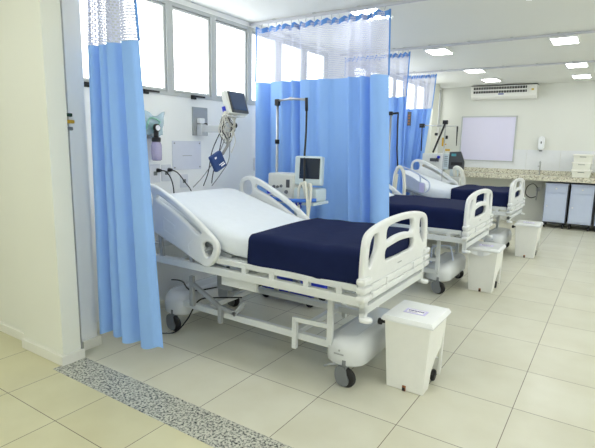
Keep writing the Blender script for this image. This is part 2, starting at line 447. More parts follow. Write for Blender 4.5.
# ------------------------------------------------------------------ hospital bed
BO = (.15, 0, 0)
def caster(mbx, mby, side):
    """swivel caster: returns (fork MB, wheel MB)"""
    f = MB(BO); r = .062
    f.tube([(mbx, mby, .17), (mbx, mby, .115)], .016, 10)
    for s in (-1, 1):
        pts = [(mbx-.045, .118), (mbx-.052, .07), (mbx-.036, .026), (mbx, .010), (mbx+.034, .022), (mbx+.044, .055), (mbx+.030, .085), (mbx+.018, .125), (mbx-.02, .13)]
        f.prism(crom2(pts), 'xz', mby+s*.022-.0035, mby+s*.022+.0035)
    f.box(mbx-.035, mbx+.02, mby-.024, mby+.024, .112, .13, .004)
    w = MB(BO).lathe([(.02,-.015),(r-.008,-.015),(r,-.008),(r,.008),(r-.008,.015),(.02,.015)], (mbx+.016, mby, r), 'y', 22)
    return f, w
def crom2(pts, k=3): return [(p.x, p.y) for p in crom([Vector((a, b, 0)) for a, b in pts], k)]
def make_bed(tube_rail=False):
    t = thing('hospital_bed', 'bed', 'bed', (BO[0], 0, 0))
    # --- mattress with the back raised, under a white sheet
    st = [(1.145,.845),(1.12,.858),(.95,.862),(.7,.862),(.45,.862),(.28,.862),(.20,.868),(.12,.886),(-.05,.935),(-.25,.993),(-.44,1.047),(-.525,1.063),(-.545,1.05)]
    W = .445
    def sec(i):
        x, z = st[i]; j0, j1 = max(0, i-1), min(len(st)-1, i+1)
        tx, tz = st[j0][0]-st[j1][0], st[j0][1]-st[j1][1]
        if i in (0, len(st)-1): q = 1 if i else len(st)-2; tx, tz = 1, (0 if i == 0 else -.28)
        n = Vector((-tz, tx)).normalized()
        th = .17
        if n.y < 0: n = -n
        e = .05 if i in (0, len(st)-1) else 0
        out = []
        prof = [(-W+.04,-th),(-W+.005,-th+.02),(-W,-th+.07),(-W+.004,-.04),(-W+.03,-.008),(-W+.10,0),(-.2,.004),(0,.004),(.2,.004),(W-.10,0),(W-.03,-.008),(W-.004,-.04),(W,-th+.07),(W-.005,-th+.02),(W-.04,-th)]
        for y, d in prof:
            yy = y*(1-e); dd = d*(1-2*e)-e*th
            if 2 <= i < 7 and y < -.4: yy -= .006*math.sin(i*2.3)
            out.append(Vector((x+n.x*dd, yy, z+n.y*dd)))
        return out
    m = MB(BO); m.smooth = True; S = [sec(i) for i in range(len(st))]; K = len(S[0])
    for s_ in S: m.v += s_
    for i in range(len(st)-1):
        for j in range(K): m.addf((i*K+j, i*K+(j+1) % K, (i+1)*K+(j+1) % K, (i+1)*K+j))
    m.addf(range(K)); m.addf(range((len(st)-1)*K, len(st)*K))
    mo = m.build('mattress', 'sheet', t); sb = mo.modifiers.new('s', 'SUBSURF'); sb.levels = sb.render_levels = 1
    # --- mattress platform
    p = MB(BO).box(.02, 1.15, -.478, .478, .652, .69, .006)
    p.build('platform', 'frame_white', t)
    M = Matrix.Translation((.20, 0, .70)) @ Matrix.Rotation(math.radians(15.8), 4, 'Y')
    bp = MB(BO).box(-.78, 0, -.43, .43, -.03, .005, .006, M)
    for x in (-.66, -.5, -.34, -.2): bp.box(x, x+.035, -.50, -.43, -.05, -.012, .004, M).box(x, x+.035, .43, .50, -.05, -.012, .004, M)
    bp.build('backrest_platform', 'frame_grey', t)
    # --- upper frame
    f = MB(BO)
    for s in (-1, 1):
        f.box(-.86, 1.17, s*.465-.022, s*.465+.022, .575, .625, .004)
        for x in (.33, .55, .80, 1.02): f.box(x, x+.035, s*.465-.018, s*.465+.018, .62, .672)
        f.box(.12, .42, s*.43-.012, s*.43+.012, .50, .575, .004)
    for x in (-.86, -.3, .35, 1.13): f.box(x, x+.05, -.465, .465, .58, .62)
    for x in (-.3,): f.bar((x, -.3, .6), (.3, -.3, .52), .04, .03).bar((x, .3, .6), (.3, .3, .52), .04, .03)
    f.build('upper_frame', 'frame_white', t)
    # --- footboard: openings and pressed lines
    w2 = .515
    ol = [(-.50,.60),(-.515,.68),(-.515,.80),(-.505,.91),(-.485,.965),(-.43,.998),(-.30,1.022),(-.12,1.036),(.12,1.036),(.30,1.022),(.43,.998),(.485,.965),(.505,.91),(.515,.80),(.515,.68),(.50,.60),(.25,.597),(0,.597),(-.25,.597)]
    def mir(h): return [(-a, b) for a, b in h][::-1]
    h1 = [(-.448,.80),(-.452,.86),(-.436,.93),(-.40,.962),(-.352,.968),(-.338,.95),(-.342,.895),(-.36,.86),(-.40,.815),(-.43,.79)]
    h2 = [(-.20,.90),(-.222,.93),(-.21,.975),(-.15,.989),(0,.995),(.15,.989),(.21,.975),(.222,.93),(.20,.90),(.1,.912),(0,.916),(-.1,.912)]
    h3 = [(-.21,.79),(-.232,.82),(-.222,.852),(-.17,.862),(0,.872),(.17,.862),(.222,.852),(.232,.82),(.21,.79),(.1,.785),(0,.783),(-.1,.785)]
    me = plate(ol, [h1, mir(h1), h2, h3], .034, .012, 'yz', 1.185)
    fb = MB(BO); fb.smooth = True; fb.addmesh(me); fb.smooth = False
    fo = fb.build('footboard', 'bed_white', t)
    for s in (-1, 1):
        rl = MB(BO).box(1.18, 1.20, s*.475-.03, s*.475+.03, .62, .72)
        for z in (.630, .678, .726): rl.box(1.164, 1.222, s*.484-.05, s*.484+.05, z-.018, z+.018, .015)
        rl.build('corner_ribs', 'bed_white', fo)
    rl = MB(BO).box(1.196, 1.206, -.42, .42, .605, .695).box(1.196, 1.212, -.42, .42, .655, .695, .004).box(1.196, 1.217, -.42, .42, .612, .65, .004)
    for y in (-.22, .22): rl.box(1.198, 1.219, y-.006, y+.006, .613, .694)
    rl.build('relief_panel', 'bed_white', fo)
    MB(BO).box(1.2015, 1.203, -.035, .03, .735, .742).build('logo', 'frame_grey', fo)
    fr = MB(BO)
    fr.box(1.165, 1.20, -.48, .48, .53, .575, .004)
    for s in (-1, 1):
        fr.box(1.165, 1.20, s*.46-.02, s*.46+.02, .50, .62, .004)
    fr.build('foot_bracket', 'frame_white', t)
    for s in (-1, 1):
        MB(BO).lathe([(.015,0),(.036,.004),(.036,.02),(.015,.026)], (1.205, s*.47, .49), 'z', 16).build('bumper', 'bed_white', t)
    # --- headboard (behind the raised back, low)
    hb = MB(BO).addmesh(plate(rr(-.46, .46, .62, .98, .10), [rr(-.30, .30, .84, .91, .03)], .034, .012, 'yz', -.865))
    hb.build('headboard', 'bed_white', t)
    # --- side rails on the raised back
    rol = [(-.62,1.03),(-.60,1.10),(-.54,1.138),(-.47,1.140),(-.36,1.103),(-.20,1.027),(-.04,.935),(.07,.860),(.135,.808),(.155,.765),(.145,.71),(.105,.655),(.055,.626),(-.02,.637),(-.24,.720),(-.44,.79),(-.575,.85),(-.62,.93)]
    slot = [(-.425,1.035),(-.43,1.06),(-.40,1.066),(-.28,1.012),(-.15,.948),(-.03,.875),(0,.848),(-.015,.836),(-.05,.85),(-.17,.92),(-.30,.985)]
    hh = [(-.575,.99),(-.58,1.06),(-.545,1.098),(-.50,1.10),(-.48,1.07),(-.475,1.02),(-.49,.985),(-.54,.97)]
    gh = [(.02,.745),(.015,.775),(.04,.795),(.085,.79),(.105,.76),(.085,.71),(.06,.695),(.04,.705)]
    for s in (-1, 1):
        dx, dz = (0, 0) if s < 0 else ((.115, .02) if not tube_rail else (.115, .085))
        if tube_rail and s < 0:
            y_ = s*.492
            ro = MB(BO).addmesh(plate([(-.45,1.10),(-.30,1.07),(-.17,1.03),(-.09,.995),(0,.945),(.072,.93),(.08,.86),(.072,.79),(0,.79),(-.15,.86),(-.30,.93),(-.45,.99)], [], .022, .006, 'xz', y_)).build('side_rail', 'rail_blue', t)
            MB(BO).tube(crom([(-.46,y_,1.0),(-.47,y_,1.16),(-.35,y_,1.17),(-.18,y_,1.116),(-.09,y_,1.08),(-.02,y_,1.045),(.005,y_,.99),(0,y_,.90),(-.01,y_,.83)], 5, False), .011, 8).build('hoop', 'cab_blue', ro)
            MB(BO).tube(crom([(0,y_,1.03),(.07,y_,.99),(.125,y_,.955),(.143,y_,.90),(.13,y_,.84),(.08,y_,.80)], 5, False), .011, 8).build('hoop', 'cab_blue', ro)
            MB(BO).box(.0, .07, y_-.02, y_-.010, .80, .93, .003).build('lilac_panel', 'label_lilac', ro)
            continue
        sh = lambda P: [(a+dx, b+dz) for a, b in P]
        me = plate(sh(rol), [sh(slot), sh(hh), sh(gh)], .036, .013, 'xz', s*.492)
        r_ = MB(BO); r_.smooth = True; r_.addmesh(me); r_.smooth = False
        ro = r_.build('side_rail', 'bed_white', t)
        q = s*.492+s*.018
        e = MB(BO); e.cur = 0
        e.prism(sh([(-.37,.905),(-.36,.925),(-.24,.87),(-.245,.85)]), 'xz', q-.002, q+.002)
        e.prism(sh([(-.37,.83),(-.37,.925),(-.355,.925),(-.355,.825)]), 'xz', q-.002, q+.002)
        e.prism(sh([(-.37,.83),(-.37,.84),(-.245,.79),(-.245,.78)]), 'xz', q-.002, q+.002)
        e.build('panel_relief', 'bed_white', ro)
        MB(BO).prism(sh([(-.12,.70),(-.14,.76),(-.08,.80),(-.075,.79),(-.12,.755),(-.105,.705)]), 'xz', q-.002, q+.002).build('grip_relief', 'bed_white', ro)
        for x in (-.42, -.12): MB(BO).bar((x, s*.47, .60), (x-.03, s*.47, .80+(-.12-x)*.2), .02, .03).build('rail_support', 'frame_grey', ro)
    # --- base covers: long rounded shells across the bed
    def stad(x0, x1, y0, y1):
        r = (x1-x0)/2; c = (x0+x1)/2; P = []
        for i in range(9): a = PI+PI*i/8; P.append((c+r*math.cos(a), y0+r*.85+r*.85*math.sin(a)))
        for i in range(9): a = PI*i/8; P.append((c+r*math.cos(a), y1-r*.85+r*.85*math.sin(a)))
        return P
    for x0, x1 in ((-.62, -.35), (.86, 1.125)):
        cvr = MB(BO); cvr.smooth = True; rings = []
        for z, ins in ((.125,.016),(.14,.0),(.225,.0),(.262,.010),(.284,.035),(.292,.07)):
            rings.append([Vector((a, b, z+(.0 if z < .24 else .035*math.exp(-((b)/.22)**2)))) for a, b in stad(x0+ins, x1-ins, -.36+ins, .39-ins)])
        K = len(rings[0])
        for r_ in rings: cvr.v += r_
        for i in range(len(rings)-1):
            for j in range(K): cvr.addf((i*K+j, i*K+(j+1) % K, (i+1)*K+(j+1) % K, (i+1)*K+j))
        cvr.addf(list(range(K))); cvr.smooth = False; cvr.addf(list(range((len(rings)-1)*K, len(rings)*K)))
        co = cvr.build('base_cover', 'cover_grey', t)
    MB(BO).box(.955, 1.02, -.363, -.358, .20, .208).box(.985, .995, -.363, -.358, .222, .232).build('switch_marks', 'frame_grey', co)
    for x in (-.47, 1.02):
        for s in (-1, 1):
            fk, wh = caster(x, s*.345, s)
            fo2 = fk.build('caster', 'wheel_grey', t); wh.build('wheel', 'rubber', fo2)
            if x > 0:
                MB(BO).tube([(x-.04, s*.345, .135), (x-.10, s*.36, .12), (x-.13, s*.36, .10)], .008, 6).build('brake_pedal', 'orange' if x < 0 else 'frame_grey', fo2)
    # --- lower frame
    lf = MB(BO)
    for s in (-1, 1): lf.box(-.50, .90, s*.30-.02, s*.30+.02, .205, .25, .003)
    for x in (-.2, .6): lf.box(x, x+.04, -.30, .30, .21, .245)
    lf.build('lower_frame', 'frame_white', t)
    # --- lifting arms
    for s in (-1, 1):
        a = MB(BO)
        a.box(.895, .93, s*.34-.014, s*.34+.014, .24, .60, .003)
        a.bar((.65, s*.34, .345), (.91, s*.34, .355), .02, .028).box(.64, .672, s*.34-.014, s*.34+.014, .15, .36, .003)
        a.lathe([(.012,-.02),(.012,.02)], (.656, s*.34, .335), 'y', 10)
        a.build('lifting_arm', 'frame_white', t)
        a = MB(BO)
        a.box(-.28, -.245, s*.34-.014, s*.34+.014, .24, .47, .003)
        a.bar((-.27, s*.34, .42), (.02, s*.34, .285), .02, .03).box(.0, .032, s*.34-.014, s*.34+.014, .17, .30, .003)
        a.bar((.02, s*.34, .29), (.16, s*.34, .27), .02, .028).bar((.14, s*.34, .26), (.24, s*.34, .36), .02, .028)
        a.build('lifting_arm', 'frame_grey', t)
    MB(BO).tube([(-.2,-.05,.30),(.12,-.05,.42)], .028, 12).tube([(.12,-.05,.42),(.36,-.05,.55)], .014, 10).box(-.24,-.14,-.09,-.01,.25,.34,.01).build('actuator', 'frame_grey', t)
    MB(BO).box(.02, .16, -.38, -.30, .44, .56, .008).tube([(.09,-.34,.56),(.09,-.34,.60)], .012).build('motor_box', 'wheel_grey', t)
    MB(BO).tube(crom([(-.75,-.1,.3),(-.5,-.22,.36),(-.3,-.3,.34),(-.05,-.2,.40),(.2,-.25,.44),(.35,-.2,.50)], 5, False), .006, 6).build('cable', 'black', t)
    return t
BEDS = [(0, .545, 'nearest hospital bed, white, back raised, with navy blanket over its foot end'),
        (0, 2.66, 'middle hospital bed, white, its head hidden behind the blue curtains'),
        (0, 4.80, 'farthest hospital bed, standing nearest the granite counter')]
proto = make_bed(); proto.location = (BO[0], BEDS[0][1], 0); proto['label'] = BEDS[0][2]; proto['group'] = 'hospital beds along the window wall'
b_ = copy_tree(proto); b_.location = (BO[0], BEDS[1][1], 0); b_['label'] = BEDS[1][2]; bed2 = b_
for ch in kids(bed2):
    if ch.name.split('.')[0] in ('base_cover', 'caster', 'switch_marks') : ch.location = (-.11, .06, 0)
b_ = make_bed(True); b_.location = (BO[0], BEDS[2][1], 0); b_['label'] = BEDS[2][2]; b_['group'] = proto['group']
def blanket(yc, x0, x1, seed, label):
    rnd = random.Random(seed); p = [rnd.random()*6 for _ in range(5)]
    W = .445; R = .035
    path = []      # (y, z, outward) from near hem to far hem
    hem = .155
    for i in range(9): path.append((-W-.014, .862-.03-hem*(1-i/8)+0))
    for i in range(1, 6): a = PI-PI/2*i/6; path.append((-W-.014+R+R*math.cos(a), .868-R+R*math.sin(a)))
    for i in range(25): path.append((-W-.014+R+(2*W+.028-2*R)*i/24, .870))
    for i in range(1, 6): a = PI/2-PI/2*i/6; path.append((W+.014-R+R*math.cos(a), .868-R+R*math.sin(a)))
    for i in range(9): path.append((W+.014, .832-hem*i/8))
    n = len(path)-1
    def fn(u, v):
        j = min(n-1, int(v*n)); k = v*n-j
        y = path[j][0]*(1-k)+path[j+1][0]*k; z = path[j][1]*(1-k)+path[j+1][1]*k
        ue = min(1, u/.93); e = max(0, (u-.93)/.07)
        x = x0+(x1-x0)*ue+.012*math.sin(v*5+p[0])*(1-ue)
        side = 1 if (z < .84) else 0
        if side: y += math.copysign(.006*(1+math.sin(u*13+p[1]+z*20)), y)*(.84-z)/.15
        z += .0035*math.sin(u*9+v*7+p[2])+.003*math.sin(u*21+p[3]+v*11)
        if z < .72: z += .008*math.sin(u*6+p[4])
        if e: z = min(z, max(.715, z-.13*e))
        return (x, yc+y, z+.002)
    o = MB((.8, yc, 0)).grid(fn, 72, n).build('blanket', 'navy', fix=False)
    o.location = (.8, yc, 0)
    s = o.modifiers.new('s', 'SOLIDIFY'); s.thickness = .006; s.offset = 1
    tag(o, label, 'blanket', 'navy blankets on the beds')
blanket(.545, .36, 1.16, 1, 'navy blanket folded across the foot of the nearest bed')
blanket(2.66, .10, 1.16, 2, 'navy blanket on the middle bed, between the two rear footboards and the wide curtain')
blanket(4.80, .42, 1.16, 3, 'navy blanket on the farthest bed, in front of the counter')
# step frame over the middle bed's base (grey tube hoop seen beside the first footboard)
MB((.15,2.66,0)).tube(crom([(.81,2.44,.285),(.81,2.44,.42),(.83,2.47,.455),(.93,2.58,.455),(.95,2.61,.43),(.97,2.64,.32),(.97,2.64,.285)], 4, False), .009, 8).build('tube_hoop', 'cab_blue', bed2)

# ------------------------------------------------------------------ pedal bins
def make_bin():
    t = thing('pedal_bin', 'bin', 'bin', (0,0,0))
    # side profile in (y, z), width tapers: body shell built as two tapered blocks with a rear recess
    b = MB(); b.smooth = False
    def ringf(z): k = z/.39; return (-.112-.026*k, .112+.026*k, -.15-.012*k, )
    z0, zr, z1 = .0, .155, .39
    def loop(z, yb): x0, x1, y0 = ringf(z); return [Vector((x0,y0,z)),Vector((x1,y0,z)),Vector((x1,yb,z)),Vector((x0,yb,z))]
    L = [loop(0, -.045), loop(.10, -.035), loop(.165, .02), loop(.21, .13), loop(.39, .155)]
    for l in L: b.v += l
    for i in range(4):
        for j in range(4): b.addf((i*4+j, i*4+(j+1) % 4, i*4+4+(j+1) % 4, i*4+4+j))
    b.addf((0,1,2,3)); b.addf((16,17,18,19))
    bo = b.build('body', 'bin_white', t, bevel=.006)
    # rear legs
    g = MB().prism([(.155,.39),(.125,.39),(.085,.04),(.105,.04)], 'yz', -.135, -.118).prism([(.155,.39),(.125,.39),(.085,.04),(.105,.04)], 'yz', .118, .135).box(-.135,.135,.10,.125,.06,.13,.003)
    g.build('rear_support', 'bin_white', t, bevel=.003)
    MB().box(-.155, .155, -.178, .175, .39, .402, .004).taper((-.155,.155,-.178,.175), (-.143,.143,-.166,.163), .402, .420, .004).build('lid', 'lid_white', t)
    lo = MB().box(-.065, .065, -.06, .02, .4195, .4215).build('label_sticker', 'label_lilac', t)
    MB().box(-.05, .05, -.048, .008, .4215, .4222).build('sticker_paper', 'paper', lo)
    ink = MB(); x = -.045
    for i in range(9):
        w = .006+.004*((i*7) % 3)/2; ink.box(x, x+w, -.022+.003*(i % 2), -.006, .4222, .4228); x += w+.0025
    ink.box(-.04, .015, -.040, -.036, .4222, .4228)
    ink.build('sticker_lettering', 'ink_purple', lo)
    for s in (-1, 1):
        MB().lathe([(.01,-.011),(.03,-.011),(.034,-.005),(.034,.005),(.03,.011),(.01,.011)], (s*.10, .075, .034), 'x', 16).build('wheel', 'rubber', t)
    MB().tube([(-.1,.075,.034),(.1,.075,.034)], .006, 8).build('axle', 'rubber', t)
    MB().lathe([(.006,-.022),(.018,-.02),(.018,0),(.006,.004)], (-.160, -.150, .368), 'x', 14).tube([(-.165,-.15,.368),(-.13,-.14,.368)], .008, 8).build('hinge_knob', 'rubber', t)
    MB().box(-.011, .011, -.158, -.15, .0, .032, .003).build('pedal_slot', 'brown', t)
    MB().box(-.008, .008, -.162, -.156, .004, .022).build('pedal', 'rubber', t)
    return t
b1 = make_bin(); b1['group'] = 'white pedal bins'
for i, (x, y, rz, l) in enumerate([(1.343,.515,0,'nearest white pedal bin, in front of the first footboard'),
    (1.243,2.86,0,'middle white pedal bin, at the foot of the second bed'),
    (1.37,4.80,0,'farthest white pedal bin, at the foot of the bed nearest the counter')]):
    o = b1 if i == 0 else copy_tree(b1)
    o.location = (x, y, 0); o.scale = (1.02, 1.02, 1.085); o['label'] = l
# clear bag liner hanging out of the middle bin
bl = MB((1.243,2.86,0)).grid(lambda u, v: (1.243-.145+.29*u+.004*math.sin(u*30), 2.86-.172-.006*math.sin(u*14)-.004*v, .418-.05*v*math.sin(PI*min(1,u*1.2))), 30, 5)
bl = bl.build('bin_liner', 'lid_white', fix=False); bl.location = (1.243,2.86,0)
tag(bl, 'pale plastic liner edge drooping over the front of the middle bin', 'bin liner')
# ------------------------------------------------------------------ back wall things
ct = thing('counter', 'long speckled beige granite counter along the back wall', 'counter', (2.0, 7.75, .9))
MB((2.0,7.75,.9)).box(-.45, 5.0, 7.45, YB-.012, .905, .94, .002).box(-.45, 5.0, 7.45, 7.475, .855, .905).build('worktop', 'granite_counter', ct)
MB((2.0,7.75,.9)).box(-.45, 5.0, YB-.03, YB-.012, .94, 1.02).build('backsplash', 'granite_counter', ct)
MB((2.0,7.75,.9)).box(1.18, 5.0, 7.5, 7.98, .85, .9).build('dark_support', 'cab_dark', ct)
fc = thing('faucet', 'small chrome tap standing on the counter below the soap dispenser', 'tap', (1.07, 7.88, .94))
MB((1.07,7.88,.94)).tube([(1.07,7.88,.94),(1.07,7.88,1.16),(1.07,7.86,1.19),(1.07,7.80,1.19),(1.07,7.78,1.16)], .011, 8).build('spout', 'steel', fc)
MB((1.07,7.88,.94)).box(1.03, 1.07, 7.87, 7.89, 1.09, 1.11, .003).build('lever', 'steel', fc)
dr = thing('shower_hose', 'small chrome valve with a black looped hose on the wall under the counter', 'hose', (1.06, 7.99, .7))
MB((1.06,7.99,.7)).box(1.03, 1.10, 7.955, 8.0, .62, .70, .005).tube([(1.06,7.95,.66),(1.05,7.93,.45)], .012, 8).build('valve', 'steel', dr)
MB((1.06,7.99,.7)).tube(crom([(1.06,7.95,.68),(.98,7.94,.76),(.88,7.94,.70),(.86,7.94,.56),(.95,7.94,.49),(1.05,7.95,.52)], 6, False), .008, 6).build('hose', 'black', dr)
MB((1.06,7.99,.7)).box(1.095, 1.13, 7.94, 8.0, .66, .76, .005).build('bracket', 'device_beige', dr)
sd = thing('soap_dispenser', 'white oval soap dispenser on the back wall above the tiles', 'soap dispenser', (1.045, YB, 1.53))
MB((1.045,YB,1.53)).addmesh(plate(rr(.99, 1.10, 1.40, 1.655, .05), [], .10, .03, 'xz', YB-.05)).build('body', 'lid_white', sd)
MB((1.045,YB,1.53)).box(1.035, 1.055, YB-.106, YB-.099, 1.52, 1.56, .003).build('window_slot', 'device_dark', sd)
MB((1.045,YB,1.53)).box(1.02, 1.07, YB-.085, YB-.03, 1.375, 1.402, .005).build('nozzle', 'wheel_grey', sd)
# lilac board
wb = thing('wall_board', 'pale lilac framed panel on the back wall below the air conditioner', 'board', (.06, YB, 1.6))
fr = MB((.06,YB,1.6)); a, b, c, d = -.47, .58, 1.155, 2.045
fr.box(a, b, YB-.03, YB, d-.025, d).box(a, b, YB-.03, YB, c, c+.02).box(a, a+.022, YB-.03, YB, c, d).box(b-.022, b, YB-.03, YB, c, d)
fr.build('frame', 'alu', wb)
MB((.06,YB,1.6)).box(a+.02, b-.02, YB-.015, YB, c+.018, d-.02).build('panel', 'lilac', wb)
# air conditioner
ac = thing('air_conditioner', 'white wall-mounted air conditioner high on the back wall', 'air conditioner', (.3, YB, 2.42))
ax0, ax1 = -.28, .90; y1 = YB
A = MB((.3,YB,2.42)).prism([(y1,2.60),(y1-.235,2.595),(y1-.245,2.55),(y1-.215,2.40),(y1-.16,2.355),(y1,2.35)], 'yz', ax0, ax1)
A.build('body', 'ac_white', ac, bevel=.008)
sl = MB((.3,YB,2.42)).box(ax0+.05, ax1-.17, y1-.247, y1-.20, 2.462, 2.503).box(ax0+.05, ax1-.17, y1-.252, y1-.22, 2.53, 2.575)
sl.build('louvre_opening', 'ac_dark', ac)
vn = MB((.3,YB,2.42))
for i in range(22):
    x = ax0+.05+i*.0465; vn.box(x, x+.008, y1-.255, y1-.225, 2.462, 2.575)
vn.box(ax0+.03, ax1-.13, y1-.262, y1-.23, 2.51, 2.524).build('louvre', 'ac_white', ac)
MB((.3,YB,2.42)).box(.235, .33, y1-.242, y1-.225, 2.43, 2.45).build('logo', 'ac_logo', ac)
MB((.3,YB,2.42)).box(ax1-.09, ax1-.05, y1-.249, y1-.235, 2.49, 2.52).build('energy_sticker', 'yellow', ac)
MB((.3,YB,2.42)).box(ax0, ax1, y1-.20, y1, 2.600, 2.609).build('top_grille', 'ac_dark', ac)
# bedside cabinets under the counter
def make_cab():
    t = thing('bedside_cabinet', 'cab', 'cabinet', (0,0,0)); w = .178
    MB().box(-w, w, -.21, .19, .11, .80, .004).box(-w-.012, w+.012, -.222, .20, .80, .82, .004).build('body', 'cab_blue', t)
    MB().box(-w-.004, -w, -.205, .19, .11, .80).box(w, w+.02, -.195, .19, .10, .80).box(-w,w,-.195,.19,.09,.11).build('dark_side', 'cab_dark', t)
    d = MB().box(-w+.025, w-.02, -.226, -.21, .66, .775, .003).build('drawer', 'cab_blue', t)
    MB().lathe([(.008,.0),(.016,-.006),(.014,-.016)], (0, -.226, .725), 'y', 12).build('knob', 'knob_white', d)
    d = MB().box(-w+.02, w-.015, -.226, -.21, .135, .635, .003).build('door', 'cab_blue', t)
    MB().lathe([(.008,.0),(.014,-.006),(.012,-.014)], (-w+.05, -.226, .40), 'y', 12).build('knob', 'knob_white', d)
    for s in (-1, 1):
        for q in (-1, 1):
            c_ = MB().tube([(s*.15, q*.16, .10), (s*.15, q*.16, .05)], .012, 8).box(s*.15-.018, s*.15+.018, q*.16-.02, q*.16+.02, .035, .065, .003).build('caster', 'rubber', t)
            MB().lathe([(.01,-.012),(.03,-.012),(.03,.012),(.01,.012)], (s*.15, q*.16, .03), 'x', 12).build('wheel', 'rubber', c_)
    return t
c0 = make_cab()
for i, (x, l) in enumerate([(1.415,'pale blue bedside cabinet on casters, first from the hose under the counter'), (1.822,'second pale blue bedside cabinet from the hose, below the plastic boxes'), (2.23,'pale blue bedside cabinet cut off by the right edge of the photo')]):
    o = c0 if i == 0 else copy_tree(c0)
    o.location = (x, 7.76, 0); o['label'] = l; o['group'] = 'bedside cabinets under the counter'
# plastic boxes stacked on the counter
def make_box():
    t = thing('plastic_box', 'box', 'box', (0,0,0))
    MB().taper((-.13,.13,-.15,.15), (-.145,.145,-.165,.165), 0, .115, .006).build('body', 'plastic_clear', t)
    MB().box(-.155, .155, -.175, .175, .112, .134, .005).build('lid', 'box_lid', t)
    MB().box(-.05, .05, -.172, -.158, .088, .096).build('label_strip', 'wheel_grey', t)
    return t
p0 = make_box()
for i, (dx, l) in enumerate([(0,'bottom plastic box of the stack on the counter'), (-.005,'middle plastic box of the stack on the counter'), (.004,'topmost plastic box of the stack on the counter')]):
    o = p0 if i == 0 else copy_tree(p0)
    o.location = (1.765+dx, 7.66, .94+i*.134); o['label'] = l; o['group'] = 'plastic boxes stacked on the counter'

# ------------------------------------------------------------------ window wall things, first bay
def Wt(name, label, cat, y, z): return thing(name, label, cat, (XW, y, z))
mt = Wt('monitor_mount', 'grey wall plate with a swinging arm carrying the patient monitor', 'wall mount', .98, 1.62)
o_ = (XW, .98, 1.62)
MB(o_).box(XW, XW+.012, .885, 1.07, 1.50, 1.75, .003).tube([(XW,.905,1.73),(XW+.016,.905,1.73)], .006).tube([(XW,1.05,1.73),(XW+.016,1.05,1.73)], .006).tube([(XW,.905,1.52),(XW+.016,.905,1.52)], .006).tube([(XW,1.05,1.52),(XW+.016,1.05,1.52)], .006).build('wall_plate', 'frame_grey', mt)
MB(o_).box(XW+.012, XW+.07, .93, 1.0, 1.50, 1.60, .006).box(XW+.05, XW+.36, .94, .985, 1.53, 1.59, .008).tube([(XW+.36,.962,1.50),(XW+.36,.962,1.66)], .022, 12).box(XW+.30,XW+.52,.93,1.0,1.655,1.67,.004).build('arm', 'cover_grey', mt)
MB(o_).box(XW+.012, XW+.06, .93, .99, 1.605, 1.655, .012).build('arm_cap', 'lid_white', mt)
MB(o_).lathe([(.012,0),(.024,.006),(.024,.022),(.012,.028)], (XW+.40, .985, 1.59), 'y', 12).build('knob', 'black', mt)
MB(o_).tube([(XW+.035,.985,1.60),(XW+.055,1.02,1.60)], .013).build('lever', 'black', mt)
# monitor: seen from the side, screen turned towards the beds
mo = thing('patient_monitor', 'small patient monitor with blue screen on the wall arm above the nearest bed', 'monitor', (-.50, .975, 1.672), math.radians(4))
Mt = Matrix.Rotation(math.radians(-17), 4, 'Y')
MB().box(-.005, .045, -.13, .13, .0, .195, .010, Mt).build('housing', 'device_beige', mo)
MB().box(.043, .056, -.10, .127, .008, .19, .004, Mt).build('bezel', 'device_dark', mo)
MB().box(.0555, .059, -.09, .105, .03, .178, 0, Mt).build('screen', 'screen_blue', mo)
MB().box(-.02,.01,-.142,-.125,.03,.07,.004,Mt).build('connector', 'royal', mo)
cb = MB((0,0,0)); rnd = random.Random(4)
coil = thing('monitor_cables', 'coiled grey and white monitor cables hanging below the patient monitor', 'cables', (-.55,.90,1.55))
for mname, n, seed in (('wire_grey', 4, 1), ('wire_white', 7, 2), ('black', 1, 3)):
    rnd = random.Random(seed); w = MB((-.55,.90,1.55))
    for i in range(n):
        cy = .86+rnd.uniform(-.02,.04); cz = (1.61 if mname == 'wire_white' else 1.56)+rnd.uniform(-.05,.05); r1 = rnd.uniform(.045,.085)*(1.15 if mname == 'wire_white' else .95); r2 = rnd.uniform(.06,.10)*(1.2 if mname == 'wire_white' else 1); x = -.50+rnd.uniform(-.02,.03)
        w.tube([(x+.01*math.sin(k*2), cy+r1*math.cos(k*2*PI/16), cz+r2*math.sin(k*2*PI/16)) for k in range(17)], .0045, 5)
    w.build('cable_loop', mname, coil)
for pts, mn in (([(-.5,.83,1.60),(-.52,.80,1.40),(-.56,.76,1.2),(-.60,.78,1.10)], 'black'), ([(-.5,.86,1.52),(-.53,.80,1.36),(-.6,.70,1.18),(-.66,.62,1.07)], 'wire_grey'), ([(-.5,.90,1.50),(-.53,.92,1.3),(-.55,.84,1.18),(-.58,.76,1.08)], 'wire_grey'), ([(-.5,.82,1.58),(-.55,.74,1.38),(-.58,.72,1.2),(-.62,.70,1.08)], 'black'), ([(-.5,.93,1.58),(-.5,.97,1.46),(-.5,.92,1.36)], 'wire_white')):
    MB((-.55,.90,1.55)).tube(crom(pts, 6, False), .0045, 5).build('loose_cable', mn, coil)
cf = thing('blood_pressure_cuff', 'folded dark blue blood pressure cuff hanging from the monitor cables', 'pressure cuff', (-.47,.712,1.295))
Mc = Matrix.Translation((-.47,.712,1.295)) @ Matrix.Rotation(math.radians(-8), 4, 'Z') @ Matrix.Rotation(math.radians(28), 4, 'X')
co = MB((-.47,.712,1.295)).box(-.022, .022, -.06, .06, -.075, .065, .012, Mc).build('wrap', 'cuff_blue', cf)
MB((-.47,.712,1.295)).box(.022, .0235, -.0, .045, -.052, -.04, 0, Mc).box(.022, .0235, -.015, .04, -.034, -.026, 0, Mc).box(.022,.0235,-.03,-.01,.03,.045,0,Mc).build('lettering', 'paper', cf)
